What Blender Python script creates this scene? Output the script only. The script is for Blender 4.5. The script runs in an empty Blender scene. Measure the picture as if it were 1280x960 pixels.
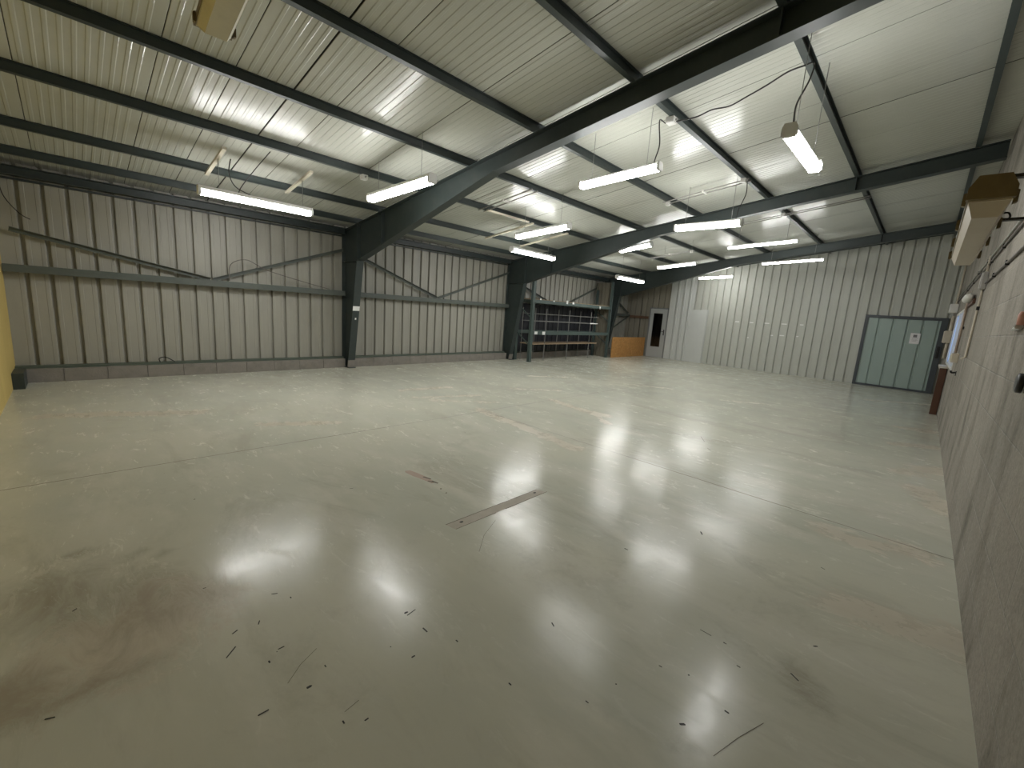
import bpy, bmesh, math, random
from mathutils import Vector, Matrix
random.seed(7)
C = bpy.context.scene.collection
PI = math.pi

# ------------------------------------------------------------------ dimensions (metres; X along the hall, Y towards the eave wall)
X0, XF = -0.62, 16.43          # yellow end wall, far end wall
YL, YR = 9.28, -0.39           # eave wall sheet, block wall
FX = [4.22, 9.238, 14.588]     # portal frames
SL = 0.1413
def T(y): return 2.929 + SL * (9.083 - y)      # top of the rafters
PD = 0.10                                       # purlin depth
def SH(y): return T(y) + PD                     # underside of the roof sheets

# ------------------------------------------------------------------ mesh builder
class MB:
    def __init__(self): self.bm = bmesh.new()
    def face(self, pts, mi=0):
        f = self.bm.faces.new([self.bm.verts.new(p) for p in pts]); f.material_index = mi; return f
    def box(self, a, b, mi=0, M=None, bev=0.0):
        (x0, y0, z0), (x1, y1, z1) = a, b
        x0, x1 = sorted((x0, x1)); y0, y1 = sorted((y0, y1)); z0, z1 = sorted((z0, z1))
        P = [(x0,y0,z0),(x1,y0,z0),(x1,y1,z0),(x0,y1,z0),(x0,y0,z1),(x1,y0,z1),(x1,y1,z1),(x0,y1,z1)]
        vs = [self.bm.verts.new(M @ Vector(p) if M else p) for p in P]
        fs = []
        for q in ((3,2,1,0),(4,5,6,7),(0,1,5,4),(1,2,6,5),(2,3,7,6),(3,0,4,7)):
            f = self.bm.faces.new([vs[i] for i in q]); f.material_index = mi; fs.append(f)
        if bev:
            es = list({e for f in fs for e in f.edges})
            bmesh.ops.bevel(self.bm, geom=es, offset=bev, segments=2, affect='EDGES', profile=0.5)
        return self
    def prism(self, poly, v, mi=0):
        """closed polygon (3D points) swept by vector v"""
        v = Vector(v); a = [self.bm.verts.new(p) for p in poly]; b = [self.bm.verts.new(Vector(p) + v) for p in poly]
        n = len(poly)
        fs = [self.bm.faces.new(a), self.bm.faces.new(b[::-1])]
        for i in range(n): fs.append(self.bm.faces.new([a[(i+1)%n], a[i], b[i], b[(i+1)%n]]))
        for f in fs: f.material_index = mi
        return self
    def bar(self, p, q, w, hgt, up=(0,0,1), mi=0, bev=0.0):
        """rectangular bar from p to q; w across, hgt along 'up'"""
        p, q = Vector(p), Vector(q); d = (q-p); L = d.length; d.normalize()
        s = d.cross(Vector(up)); s.normalize(); u = s.cross(d)
        M = Matrix((( d.x, s.x, u.x, p.x),( d.y, s.y, u.y, p.y),( d.z, s.z, u.z, p.z),(0,0,0,1)))
        return self.box((0,-w/2,-hgt/2),(L,w/2,hgt/2), mi, M, bev)
    def ang(self, p, q, w, t, up=(0,0,1), mi=0):
        """L angle from p to q"""
        p, q = Vector(p), Vector(q); d = (q-p); L = d.length; d.normalize()
        s = d.cross(Vector(up)); s.normalize(); u = s.cross(d)
        M = Matrix((( d.x, s.x, u.x, p.x),( d.y, s.y, u.y, p.y),( d.z, s.z, u.z, p.z),(0,0,0,1)))
        pts = [(-w/2,-w/2),(w/2,-w/2),(w/2,-w/2+t),(-w/2+t,-w/2+t),(-w/2+t,w/2),(-w/2,w/2)]
        return self.prism([M @ Vector((0,a,b)) for a,b in pts], d*L, mi)
    def ibeam(self, p, q, w, hgt, tf=0.009, tw=0.007, up=(0,0,1), mi=0):
        p, q = Vector(p), Vector(q); d = (q-p); L = d.length; d.normalize()
        s = d.cross(Vector(up)); s.normalize(); u = s.cross(d)
        M = Matrix((( d.x, s.x, u.x, p.x),( d.y, s.y, u.y, p.y),( d.z, s.z, u.z, p.z),(0,0,0,1)))
        h2, w2, t2 = hgt/2, w/2, tw/2
        pts = [(-w2,-h2),(w2,-h2),(w2,-h2+tf),(t2,-h2+tf),(t2,h2-tf),(w2,h2-tf),(w2,h2),(-w2,h2),(-w2,h2-tf),(-t2,h2-tf),(-t2,-h2+tf),(-w2,-h2+tf)]
        return self.prism([M @ Vector((0,a,b)) for a,b in pts], d*L, mi)
    def tube(self, pts, r, seg=8, mi=0, cap=True):
        pts = [Vector(p) for p in pts]; rings = []
        ref = None
        for i, p in enumerate(pts):
            d = (pts[min(i+1,len(pts)-1)] - pts[max(i-1,0)]).normalized()
            if ref is None:
                ref = Vector((0,0,1)) if abs(d.z) < 0.9 else Vector((1,0,0))
            s = d.cross(ref); s.normalize(); u = s.cross(d); ref = u
            rr = r[i] if isinstance(r, (list, tuple)) else r
            rings.append([self.bm.verts.new(p + s*rr*math.cos(2*PI*k/seg) + u*rr*math.sin(2*PI*k/seg)) for k in range(seg)])
        for a, b in zip(rings, rings[1:]):
            for k in range(seg):
                f = self.bm.faces.new([a[k], a[(k+1)%seg], b[(k+1)%seg], b[k]]); f.material_index = mi; f.smooth = True
        if cap:
            f = self.bm.faces.new(rings[0][::-1]); f.material_index = mi
            f = self.bm.faces.new(rings[-1]); f.material_index = mi
        return self
    def sheet(self, prof, lo, hi, mi=0):
        """open polyline profile: lo(pt)/hi(pt) give the two swept ends"""
        a = [self.bm.verts.new(lo(p)) for p in prof]; b = [self.bm.verts.new(hi(p)) for p in prof]
        for i in range(len(prof)-1):
            f = self.bm.faces.new([a[i], a[i+1], b[i+1], b[i]]); f.material_index = prof[i][2] if len(prof[i]) > 2 else mi
        return self
    def build(self, name, m, parent=None, loc=None):
        bmesh.ops.recalc_face_normals(self.bm, faces=self.bm.faces)
        me = bpy.data.meshes.new(name)
        o = bpy.data.objects.new(name, me); C.objects.link(o)
        if parent:
            off = Matrix.Identity(4); a = parent
            while a: off = a.matrix_basis @ off; a = a.parent
            off.invert()
            bmesh.ops.transform(self.bm, matrix=off, verts=self.bm.verts)
            o.parent = parent
        self.bm.to_mesh(me); self.bm.free()
        for x in (m if isinstance(m, (list, tuple)) else [m]): me.materials.append(x)
        return o

def tag(o, label, cat, group=None, kind=None):
    o['label'] = label; o['category'] = cat
    if group: o['group'] = group
    if kind: o['kind'] = kind
    return o
def thing(name, loc, label, cat, group=None, kind=None):
    o = bpy.data.objects.new(name, None); C.objects.link(o)
    o.empty_display_size = 0.1
    o.matrix_basis = Matrix.Translation(Vector(loc))
    return tag(o, label, cat, group, kind)
def struct(o, label, cat):
    return tag(o, label, cat, None, 'structure')

# ------------------------------------------------------------------ materials
def nn(nt, t, **kw):
    n = nt.nodes.new(t)
    for k, v in kw.items():
        if k.startswith('i_'): n.inputs[k[2:].replace('_', ' ')].default_value = v
        else: setattr(n, k, v)
    return n
def mat(name, col, rough=0.5, metal=0.0, var=0.12, vscale=6.0, stretch=(1,1,1), bump=0.0, bscale=60.0, dirt=None, damt=0.0, dscale=3.0, spec=0.5):
    m = bpy.data.materials.new(name); m.use_nodes = True; nt = m.node_tree
    b = nt.nodes['Principled BSDF']
    b.inputs['Roughness'].default_value = rough; b.inputs['Metallic'].default_value = metal
    b.inputs['Specular IOR Level'].default_value = spec
    geo = nn(nt, 'ShaderNodeNewGeometry')
    mp = nn(nt, 'ShaderNodeMapping'); mp.inputs['Scale'].default_value = stretch
    nt.links.new(geo.outputs['Position'], mp.inputs['Vector'])
    nz = nn(nt, 'ShaderNodeTexNoise', i_Scale=vscale, i_Detail=5.0, i_Roughness=0.6)
    nt.links.new(mp.outputs[0], nz.inputs['Vector'])
    mx = nn(nt, 'ShaderNodeMix', data_type='RGBA')
    mx.inputs[6].default_value = (*[max(0, c*(1-var)) for c in col], 1)
    mx.inputs[7].default_value = (*[min(1, c*(1+var)) for c in col], 1)
    nt.links.new(nz.outputs['Fac'], mx.inputs[0])
    out = mx.outputs[2]
    if dirt:
        n2 = nn(nt, 'ShaderNodeTexNoise', i_Scale=dscale, i_Detail=7.0, i_Roughness=0.65)
        nt.links.new(mp.outputs[0], n2.inputs['Vector'])
        rp = nn(nt, 'ShaderNodeMapRange'); rp.inputs[1].default_value = 0.5; rp.inputs[2].default_value = 0.75
        rp.inputs[4].default_value = damt
        nt.links.new(n2.outputs['Fac'], rp.inputs[0])
        m2 = nn(nt, 'ShaderNodeMix', data_type='RGBA'); m2.inputs[7].default_value = (*dirt, 1)
        nt.links.new(rp.outputs[0], m2.inputs[0]); nt.links.new(out, m2.inputs[6]); out = m2.outputs[2]
    nt.links.new(out, b.inputs['Base Color'])
    if bump:
        n3 = nn(nt, 'ShaderNodeTexNoise', i_Scale=bscale, i_Detail=4.0)
        nt.links.new(mp.outputs[0], n3.inputs['Vector'])
        bp = nn(nt, 'ShaderNodeBump', i_Strength=bump, i_Distance=0.01)
        nt.links.new(n3.outputs['Fac'], bp.inputs['Height']); nt.links.new(bp.outputs[0], b.inputs['Normal'])
    return m
def emit(name, col, s):
    m = bpy.data.materials.new(name); m.use_nodes = True; b = m.node_tree.nodes['Principled BSDF']
    b.inputs['Base Color'].default_value = (0.8,0.8,0.8,1); b.inputs['Roughness'].default_value = 0.3
    b.inputs['Emission Color'].default_value = (*col, 1); b.inputs['Emission Strength'].default_value = s
    return m

M = {}
M['steel'] = mat('painted_steel', (0.033,0.045,0.043), 0.45, 0.0, 0.15, 9, dirt=(0.07,0.07,0.062), damt=0.35, dscale=5)
M['steel_light'] = mat('painted_steel_worn', (0.085,0.10,0.088), 0.5, 0.0, 0.2, 14, dirt=(0.14,0.135,0.12), damt=0.4)
M['green_steel'] = mat('rack_paint', (0.065,0.092,0.085), 0.45, 0.0, 0.15, 12)
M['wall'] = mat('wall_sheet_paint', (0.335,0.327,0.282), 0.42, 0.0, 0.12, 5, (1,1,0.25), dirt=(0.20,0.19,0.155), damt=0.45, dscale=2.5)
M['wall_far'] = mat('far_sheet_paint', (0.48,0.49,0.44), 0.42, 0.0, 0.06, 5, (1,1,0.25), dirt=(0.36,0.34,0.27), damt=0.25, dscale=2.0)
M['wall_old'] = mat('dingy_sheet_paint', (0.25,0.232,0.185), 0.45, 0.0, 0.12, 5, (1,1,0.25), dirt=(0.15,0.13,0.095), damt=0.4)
M['wall_white'] = mat('white_sheet_paint', (0.57,0.585,0.56), 0.38, 0.0, 0.05, 5)
M['roof'] = mat('roof_sheet_paint', (0.52,0.53,0.475), 0.22, 0.0, 0.05, 3, spec=0.32, dirt=(0.40,0.39,0.32), damt=0.25, dscale=1.2)
M['seam'] = mat('roof_joint_seal', (0.05,0.05,0.045), 0.8)
M['yellow'] = mat('yellow_board', (0.60,0.455,0.155), 0.65, 0.0, 0.12, 4, (1,1,0.3), dirt=(0.45,0.30,0.08), damt=0.4, dscale=2.5)
M['kerb'] = mat('kerb_block', (0.24,0.22,0.195), 0.85, 0.0, 0.2, 10, bump=0.5, bscale=60, dirt=(0.12,0.11,0.09), damt=0.6, dscale=4)
M['kerb_rail'] = mat('kerb_rail_paint', (0.09,0.115,0.09), 0.5)
M['white_plastic'] = mat('white_plastic', (0.70,0.69,0.66), 0.4, var=0.05)
M['old_plastic'] = mat('yellowed_plastic', (0.66,0.61,0.45), 0.35, 0.0, 0.18, 12, dirt=(0.42,0.36,0.21), damt=0.6, dscale=6)
M['old_cap'] = mat('browned_plastic', (0.17,0.13,0.065), 0.45, 0.0, 0.3, 14)
M['pink_plastic'] = mat('beige_diffuser', (0.62,0.55,0.45), 0.4, 0.0, 0.08, 10, dirt=(0.40,0.33,0.22), damt=0.35, dscale=5)
M['housing'] = mat('lamp_housing_plastic', (0.74,0.74,0.72), 0.45, var=0.06)
M['lamp'] = emit('lit_diffuser', (1.0,1.0,0.975), 21.0)
M['cable'] = mat('black_cable', (0.025,0.022,0.022), 0.5)
M['wire'] = mat('galvanised_wire', (0.30,0.30,0.29), 0.4, 0.7)
M['conduit'] = mat('grey_conduit', (0.34,0.33,0.31), 0.5)
M['conduit_dark'] = mat('dark_conduit', (0.13,0.115,0.105), 0.5)
M['beige'] = mat('beige_plastic', (0.56,0.50,0.40), 0.5)
M['rust'] = mat('pinkish_pipe', (0.42,0.33,0.26), 0.5)
M['batten'] = mat('pale_wood', (0.60,0.56,0.45), 0.6, 0.0, 0.12, 12)
M['door_grey'] = mat('pale_grey_door', (0.40,0.41,0.40), 0.4, var=0.05)
M['door_frame'] = mat('door_frame', (0.20,0.205,0.205), 0.45)
M['dark'] = mat('black_plastic', (0.012,0.012,0.014), 0.4)
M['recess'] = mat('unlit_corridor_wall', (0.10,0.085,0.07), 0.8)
M['red'] = mat('red_enamel', (0.55,0.06,0.04), 0.3)
M['green_door'] = mat('grey_green_sheet', (0.335,0.42,0.39), 0.35, 0.0, 0.07, 6, (1,1,0.2))
M['green_frame'] = mat('dark_slate_frame', (0.055,0.065,0.075), 0.4)
M['paper'] = mat('white_paper', (0.78,0.77,0.78), 0.7, var=0.02)
M['ink'] = mat('grey_ink', (0.19,0.18,0.19), 0.7)
M['osb'] = mat('chip_board', (0.42,0.205,0.058), 0.7, 0.0, 0.5, 13, bump=0.2, bscale=50, dirt=(0.60,0.36,0.13), damt=0.7, dscale=11)
M['brown'] = mat('dark_brown_wood', (0.085,0.035,0.018), 0.5, 0.0, 0.3, 10, (4,4,0.6))
M['shelf_wood'] = mat('shelf_board', (0.30,0.22,0.14), 0.7, 0.0, 0.2, 9)
M['shelf_metal'] = mat('dull_shelf_metal', (0.17,0.17,0.16), 0.5)
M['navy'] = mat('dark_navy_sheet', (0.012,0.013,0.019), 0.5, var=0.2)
M['partition'] = mat('brownish_sheet', (0.16,0.148,0.112), 0.5, 0.0, 0.15, 5, (1,1,0.2))
M['tag'] = mat('card_tag', (0.82,0.82,0.80), 0.6, var=0.02)
M['silver'] = mat('brushed_metal', (0.62,0.62,0.63), 0.3, 0.8)
M['skin_pink'] = mat('pink_plastic', (0.66,0.34,0.27), 0.5)

def floor_mat():
    m = bpy.data.materials.new('glossy_painted_concrete'); m.use_nodes = True; nt = m.node_tree; L = nt.links.new
    b = nt.nodes['Principled BSDF']
    geo = nn(nt, 'ShaderNodeNewGeometry'); P = geo.outputs['Position']
    def noise(scale, detail=5.0, rough=0.6, st=None, rot=0.0, dist=0.0):
        n = nn(nt, 'ShaderNodeTexNoise', i_Scale=scale, i_Detail=detail, i_Roughness=rough, i_Distortion=dist)
        if st:
            mp = nn(nt, 'ShaderNodeMapping'); mp.inputs['Scale'].default_value = st; mp.inputs['Rotation'].default_value = (0,0,rot)
            L(P, mp.inputs['Vector']); L(mp.outputs[0], n.inputs['Vector'])
        else: L(P, n.inputs['Vector'])
        return n.outputs['Fac']
    def rng(x, a, c, lo=0.0, hi=1.0):
        r = nn(nt, 'ShaderNodeMapRange', interpolation_type='SMOOTHSTEP')
        r.inputs[1].default_value = a; r.inputs[2].default_value = c; r.inputs[3].default_value = lo; r.inputs[4].default_value = hi
        L(x, r.inputs[0]); return r.outputs[0]
    def mix(f, a, c):
        x = nn(nt, 'ShaderNodeMix', data_type='RGBA')
        for i, v in ((0,f),(6,a),(7,c)):
            if isinstance(v, tuple): x.inputs[i].default_value = (*v, 1)
            elif isinstance(v, float): x.inputs[i].default_value = v
            else: L(v, x.inputs[i])
        return x.outputs[2]
    def mth(op, a, c=None):
        x = nn(nt, 'ShaderNodeMath', operation=op)
        for i, v in ((0,a),(1,c)):
            if v is None: continue
            if isinstance(v, (int,float)): x.inputs[i].default_value = v
            else: L(v, x.inputs[i])
        return x.outputs[0]
    col = mix(rng(noise(0.55, 3), 0.35, 0.65), (0.485,0.49,0.415), (0.55,0.542,0.452))
    col = mix(rng(noise(2.3, 6, 0.65, (1,0.35,1), 0.5), 0.46, 0.68), col, (0.575,0.565,0.485))
    col = mix(rng(noise(1.3, 8, 0.75, (1,0.45,1), 0.7, 1.0), 0.50, 0.66, 0, 0.55), col, (0.40,0.385,0.315))
    col = mix(rng(noise(4.0, 9, 0.8, (1,0.4,1), 0.4, 1.2), 0.48, 0.75, 0, 0.28), col, (0.36,0.345,0.285))
    wear = nn(nt, 'ShaderNodeAttribute', attribute_name='wear').outputs['Fac']
    dirt = nn(nt, 'ShaderNodeAttribute', attribute_name='dirt').outputs['Fac']
    n4 = noise(5.0, 9, 0.75, (1,0.5,1), 0.6, 0.8)
    wf = rng(mth('ADD', wear, mth('MULTIPLY', n4, 1.5)), 1.10, 1.42, 0, 0.65)
    df = rng(mth('ADD', dirt, mth('MULTIPLY', n4, 1.5)), 0.95, 1.65, 0, 0.5)
    # worn away along the flaked lane in the middle
    col = mix(wf, col, (0.535,0.475,0.385))
    col = mix(df, col, (0.17,0.13,0.085))
    # tiny specks of dirt
    vo = nn(nt, 'ShaderNodeTexVoronoi', feature='DISTANCE_TO_EDGE'); vo.inputs['Scale'].default_value = 1.0
    v2 = nn(nt, 'ShaderNodeTexVoronoi', i_Scale=2.6); L(P, v2.inputs['Vector'])
    sp = rng(v2.outputs['Distance'], 0.012, 0.022, 1, 0)
    col = mix(mth('MULTIPLY', sp, 0.7), col, (0.06,0.055,0.045))
    L(col, b.inputs['Base Color'])
    r = rng(noise(3.0, 6, 0.7), 0.3, 0.7, 0.14, 0.23)
    r = mth('ADD', r, rng(noise(11.0, 8, 0.8, (1,0.3,1), 0.75, 1.5), 0.45, 0.72, 0, 0.14))
    r = mth('ADD', r, mth('MULTIPLY', wf, 0.15)); r = mth('ADD', r, mth('MULTIPLY', df, 0.15))
    L(r, b.inputs['Roughness'])
    b.inputs['Specular IOR Level'].default_value = 0.24
    b1 = nn(nt, 'ShaderNodeBump', i_Strength=0.07, i_Distance=0.003); L(noise(16, 8, 0.8, (1,0.25,1), 0.9, 1.5), b1.inputs['Height'])
    b2 = nn(nt, 'ShaderNodeBump', i_Strength=0.09, i_Distance=0.02); L(noise(2.2, 4, 0.6, (1,0.4,1), 0.6), b2.inputs['Height'])
    L(b1.outputs[0], b2.inputs['Normal'])
    b3 = nn(nt, 'ShaderNodeBump', i_Strength=0.03, i_Distance=0.002); L(noise(45, 6, 0.8, (0.3,1,1), -0.5, 1.0), b3.inputs['Height'])
    L(b2.outputs[0], b3.inputs['Normal'])
    L(b3.outputs[0], b.inputs['Normal'])
    return m
M['floor'] = floor_mat()
M['joint'] = mat('saw_cut_joint', (0.11,0.09,0.065), 0.8)
M['speck'] = mat('black_scuff', (0.025,0.024,0.02), 0.6)
M['strip'] = mat('filler_strip', (0.39,0.35,0.285), 0.6, 0.0, 0.15, 14)
M['strip_edge'] = mat('filler_edge', (0.12,0.10,0.075), 0.7)
M['pink'] = mat('pinkish_patch', (0.36,0.27,0.215), 0.5, 0.0, 0.15, 20)

def block_mat():
    m = bpy.data.materials.new('concrete_blockwork'); m.use_nodes = True; nt = m.node_tree; L = nt.links.new
    b = nt.nodes['Principled BSDF']; b.inputs['Roughness'].default_value = 0.9
    geo = nn(nt, 'ShaderNodeNewGeometry')
    sx = nn(nt, 'ShaderNodeSeparateXYZ'); L(geo.outputs['Position'], sx.inputs[0])
    ad = nn(nt, 'ShaderNodeMath', operation='ADD'); ad.inputs[1].default_value = 0.06; L(sx.outputs['Z'], ad.inputs[0])
    cx = nn(nt, 'ShaderNodeCombineXYZ'); L(sx.outputs['X'], cx.inputs[0]); L(ad.outputs[0], cx.inputs[1])
    wob = nn(nt, 'ShaderNodeTexNoise', i_Scale=3.0, i_Detail=3.0); L(geo.outputs['Position'], wob.inputs['Vector'])
    wm = nn(nt, 'ShaderNodeVectorMath', operation='MULTIPLY_ADD'); wm.inputs[1].default_value = (0.012,0.012,0); L(wob.outputs['Color'], wm.inputs[0]); L(cx.outputs[0], wm.inputs[2])
    br = nn(nt, 'ShaderNodeTexBrick'); br.offset = 0.5; L(wm.outputs[0], br.inputs['Vector'])
    br.inputs['Scale'].default_value = 1.0; br.inputs['Brick Width'].default_value = 0.54; br.inputs['Row Height'].default_value = 0.27
    br.inputs['Mortar Size'].default_value = 0.006; br.inputs['Mortar Smooth'].default_value = 0.6
    br.inputs['Color1'].default_value = (0.335,0.305,0.262,1); br.inputs['Color2'].default_value = (0.285,0.262,0.225,1); br.inputs['Mortar'].default_value = (0.35,0.33,0.295,1)
    n1 = nn(nt, 'ShaderNodeTexNoise', i_Scale=1.6, i_Detail=8.0, i_Roughness=0.7); 
    mp = nn(nt, 'ShaderNodeMapping'); mp.inputs['Scale'].default_value = (1.3,1,0.55); L(geo.outputs['Position'], mp.inputs['Vector']); L(mp.outputs[0], n1.inputs['Vector'])
    r1 = nn(nt, 'ShaderNodeMapRange', interpolation_type='SMOOTHSTEP'); r1.inputs[1].default_value = 0.44; r1.inputs[2].default_value = 0.72; r1.inputs[4].default_value = 0.85; L(n1.outputs['Fac'], r1.inputs[0])
    mx = nn(nt, 'ShaderNodeMix', data_type='RGBA'); mx.inputs[7].default_value = (0.095,0.087,0.072,1)
    L(r1.outputs[0], mx.inputs[0]); L(br.outputs['Color'], mx.inputs[6])
    n2 = nn(nt, 'ShaderNodeTexNoise', i_Scale=55.0, i_Detail=5.0, i_Roughness=0.7); L(geo.outputs['Position'], n2.inputs['Vector'])
    r2 = nn(nt, 'ShaderNodeMapRange'); r2.inputs[1].default_value = 0.3; r2.inputs[2].default_value = 0.7; r2.inputs[3].default_value = 0.72; r2.inputs[4].default_value = 1.12; L(n2.outputs['Fac'], r2.inputs[0])
    m3 = nn(nt, 'ShaderNodeMix', data_type='RGBA', blend_type='MULTIPLY'); m3.inputs[0].default_value = 1.0
    L(mx.outputs[2], m3.inputs[6]); L(r2.outputs[0], m3.inputs[7]); L(m3.outputs[2], b.inputs['Base Color'])
    bp = nn(nt, 'ShaderNodeBump', i_Strength=0.5, i_Distance=0.006); L(n2.outputs['Fac'], bp.inputs['Height'])
    b2 = nn(nt, 'ShaderNodeBump', i_Strength=0.7, i_Distance=0.006, invert=True); L(br.outputs['Fac'], b2.inputs['Height']); L(bp.outputs[0], b2.inputs['Normal'])
    L(b2.outputs[0], b.inputs['Normal'])
    return m
M['block'] = block_mat()

def glass_mat(name, col, rough=0.0):
    m = bpy.data.materials.new(name); m.use_nodes = True; b = m.node_tree.nodes['Principled BSDF']
    b.inputs['Base Color'].default_value = (*col,1); b.inputs['Roughness'].default_value = rough
    b.inputs['Transmission Weight'].default_value = 1.0; b.inputs['IOR'].default_value = 1.45
    return m
M['glass'] = glass_mat('door_glass', (0.8,0.82,0.82))
def frosted():
    m = bpy.data.materials.new('frosted_window_pane'); m.use_nodes = True; nt = m.node_tree
    b = nt.nodes['Principled BSDF']; b.inputs['Base Color'].default_value = (0.62,0.70,0.80,1); b.inputs['Roughness'].default_value = 0.5
    tr = nn(nt, 'ShaderNodeBsdfTranslucent'); tr.inputs['Color'].default_value = (0.75,0.83,0.95,1)
    mx = nn(nt, 'ShaderNodeMixShader'); mx.inputs[0].default_value = 0.75
    out = nt.nodes['Material Output']
    nt.links.new(b.outputs[0], mx.inputs[1]); nt.links.new(tr.outputs[0], mx.inputs[2]); nt.links.new(mx.outputs[0], out.inputs['Surface'])
    return m
M['frost'] = frosted()

# ------------------------------------------------------------------ floor
WEAR = [(4.15,4.59,3.89,2.64,5),(5.73,4.48,5.52,3.45,4),(5.52,3.45,5.18,3.02,3),(9.56,0.03,9.71,-0.34,8),(6.42,-0.07,6.94,-0.38,7),(8.0,0.07,8.32,-0.36,6),(5.88,-0.2,5.25,-0.36,6),(3.92,0.27,4.01,-0.18,7),(2.88,0.04,3.0,-0.35,8),(0.01,2.21,0.15,2.27,14),(3.85,6.33,4.78,6.21,4),(3.77,5.72,4.85,5.38,3),(5.81,5.55,6.6,4.99,3),(7.34,6.51,8.34,5.86,3),(8.71,4.78,9.26,3.89,3),(8.95,2.76,9.53,2.04,3),(11.74,5.47,13.14,4.15,2),(12.74,0.74,13.69,-0.33,4),(5.6,4.21,5.61,3.29,4),(1.46,5.32,2.15,4.98,4),(-0.27,6.77,1.01,6.24,6),(3.9,5.46,4.7,4.83,3)]
DIRT = [(-0.29,2.21,-0.18,2.17,12),(-0.28,2.09,-0.21,2.06,14),(-0.17,2.02,0.02,2.04,10),(0.02,2.04,0.12,2.03,8),(-0.13,3.14,-0.04,3.16,6),(0.15,3.01,0.3,2.89,6),(-0.18,2.84,0.19,2.37,26),(2.15,0.2,2.07,0.11,10),(1.37,0.37,1.44,0.37,5)]
SPECKS = [(0.34,1.85,0.38,1.89,1.2),(0.39,1.98,0.41,1.99,1.2),(0.51,1.76,0.53,1.76,1.2),(0.5,1.75,0.5,1.75,1),(0.53,1.49,0.54,1.49,2),(1.03,1.6,1.04,1.6,2),(1.03,1.58,1.08,1.59,1),(0.91,1.35,0.92,1.35,1.5),(1.11,1.3,1.11,1.29,1.2),(0.63,1.22,0.64,1.22,1.3),(0.36,1.49,0.39,1.49,1.3),(2.43,1.19,2.43,1.17,1.6),(1.74,0.49,1.74,0.49,1.5),(1.49,0.42,1.5,0.41,1.8),(1.68,0.32,1.68,0.31,1.6),(1.46,0.68,1.46,0.68,1.3),(3.25,0.24,3.24,0.22,1.2),(2.06,0.56,2.06,0.51,0.8),(1.69,0.6,1.69,0.59,1),(1.96,0.36,1.96,0.35,1.2),(2.06,0.45,2.06,0.44,1.2),(1.13,0.98,1.13,0.97,1.2),(0.6,2.15,0.62,2.14,1.2),(0.66,2.07,0.66,2.06,1),(0.49,1.97,0.5,1.99,1),(0.46,1.72,0.46,1.71,1.2),(0.62,1.55,0.62,1.54,1.0),(-0.17,1.95,-0.15,1.94,1.3),(-0.1,2.59,-0.09,2.6,1.3),(0.36,2.41,0.37,2.41,1),(5.75,1.94,5.55,1.82,1.2),(5.29,1.69,5.23,1.63,1.0),(1.45,3.1,1.47,3.09,1.2),(0.57,1.27,0.57,1.26,1.2),(1.04,1.46,1.04,1.43,1.3),(0.87,1.46,0.87,1.46,1.2),(2.1,0.18,2.08,0.15,1.2),(2.38,0.14,2.39,0.13,1.5),(1.3,0.72,1.3,0.71,1),(1.53,1.08,1.52,1.06,1.2),(3.08,0.94,3.05,0.92,2)]
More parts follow.
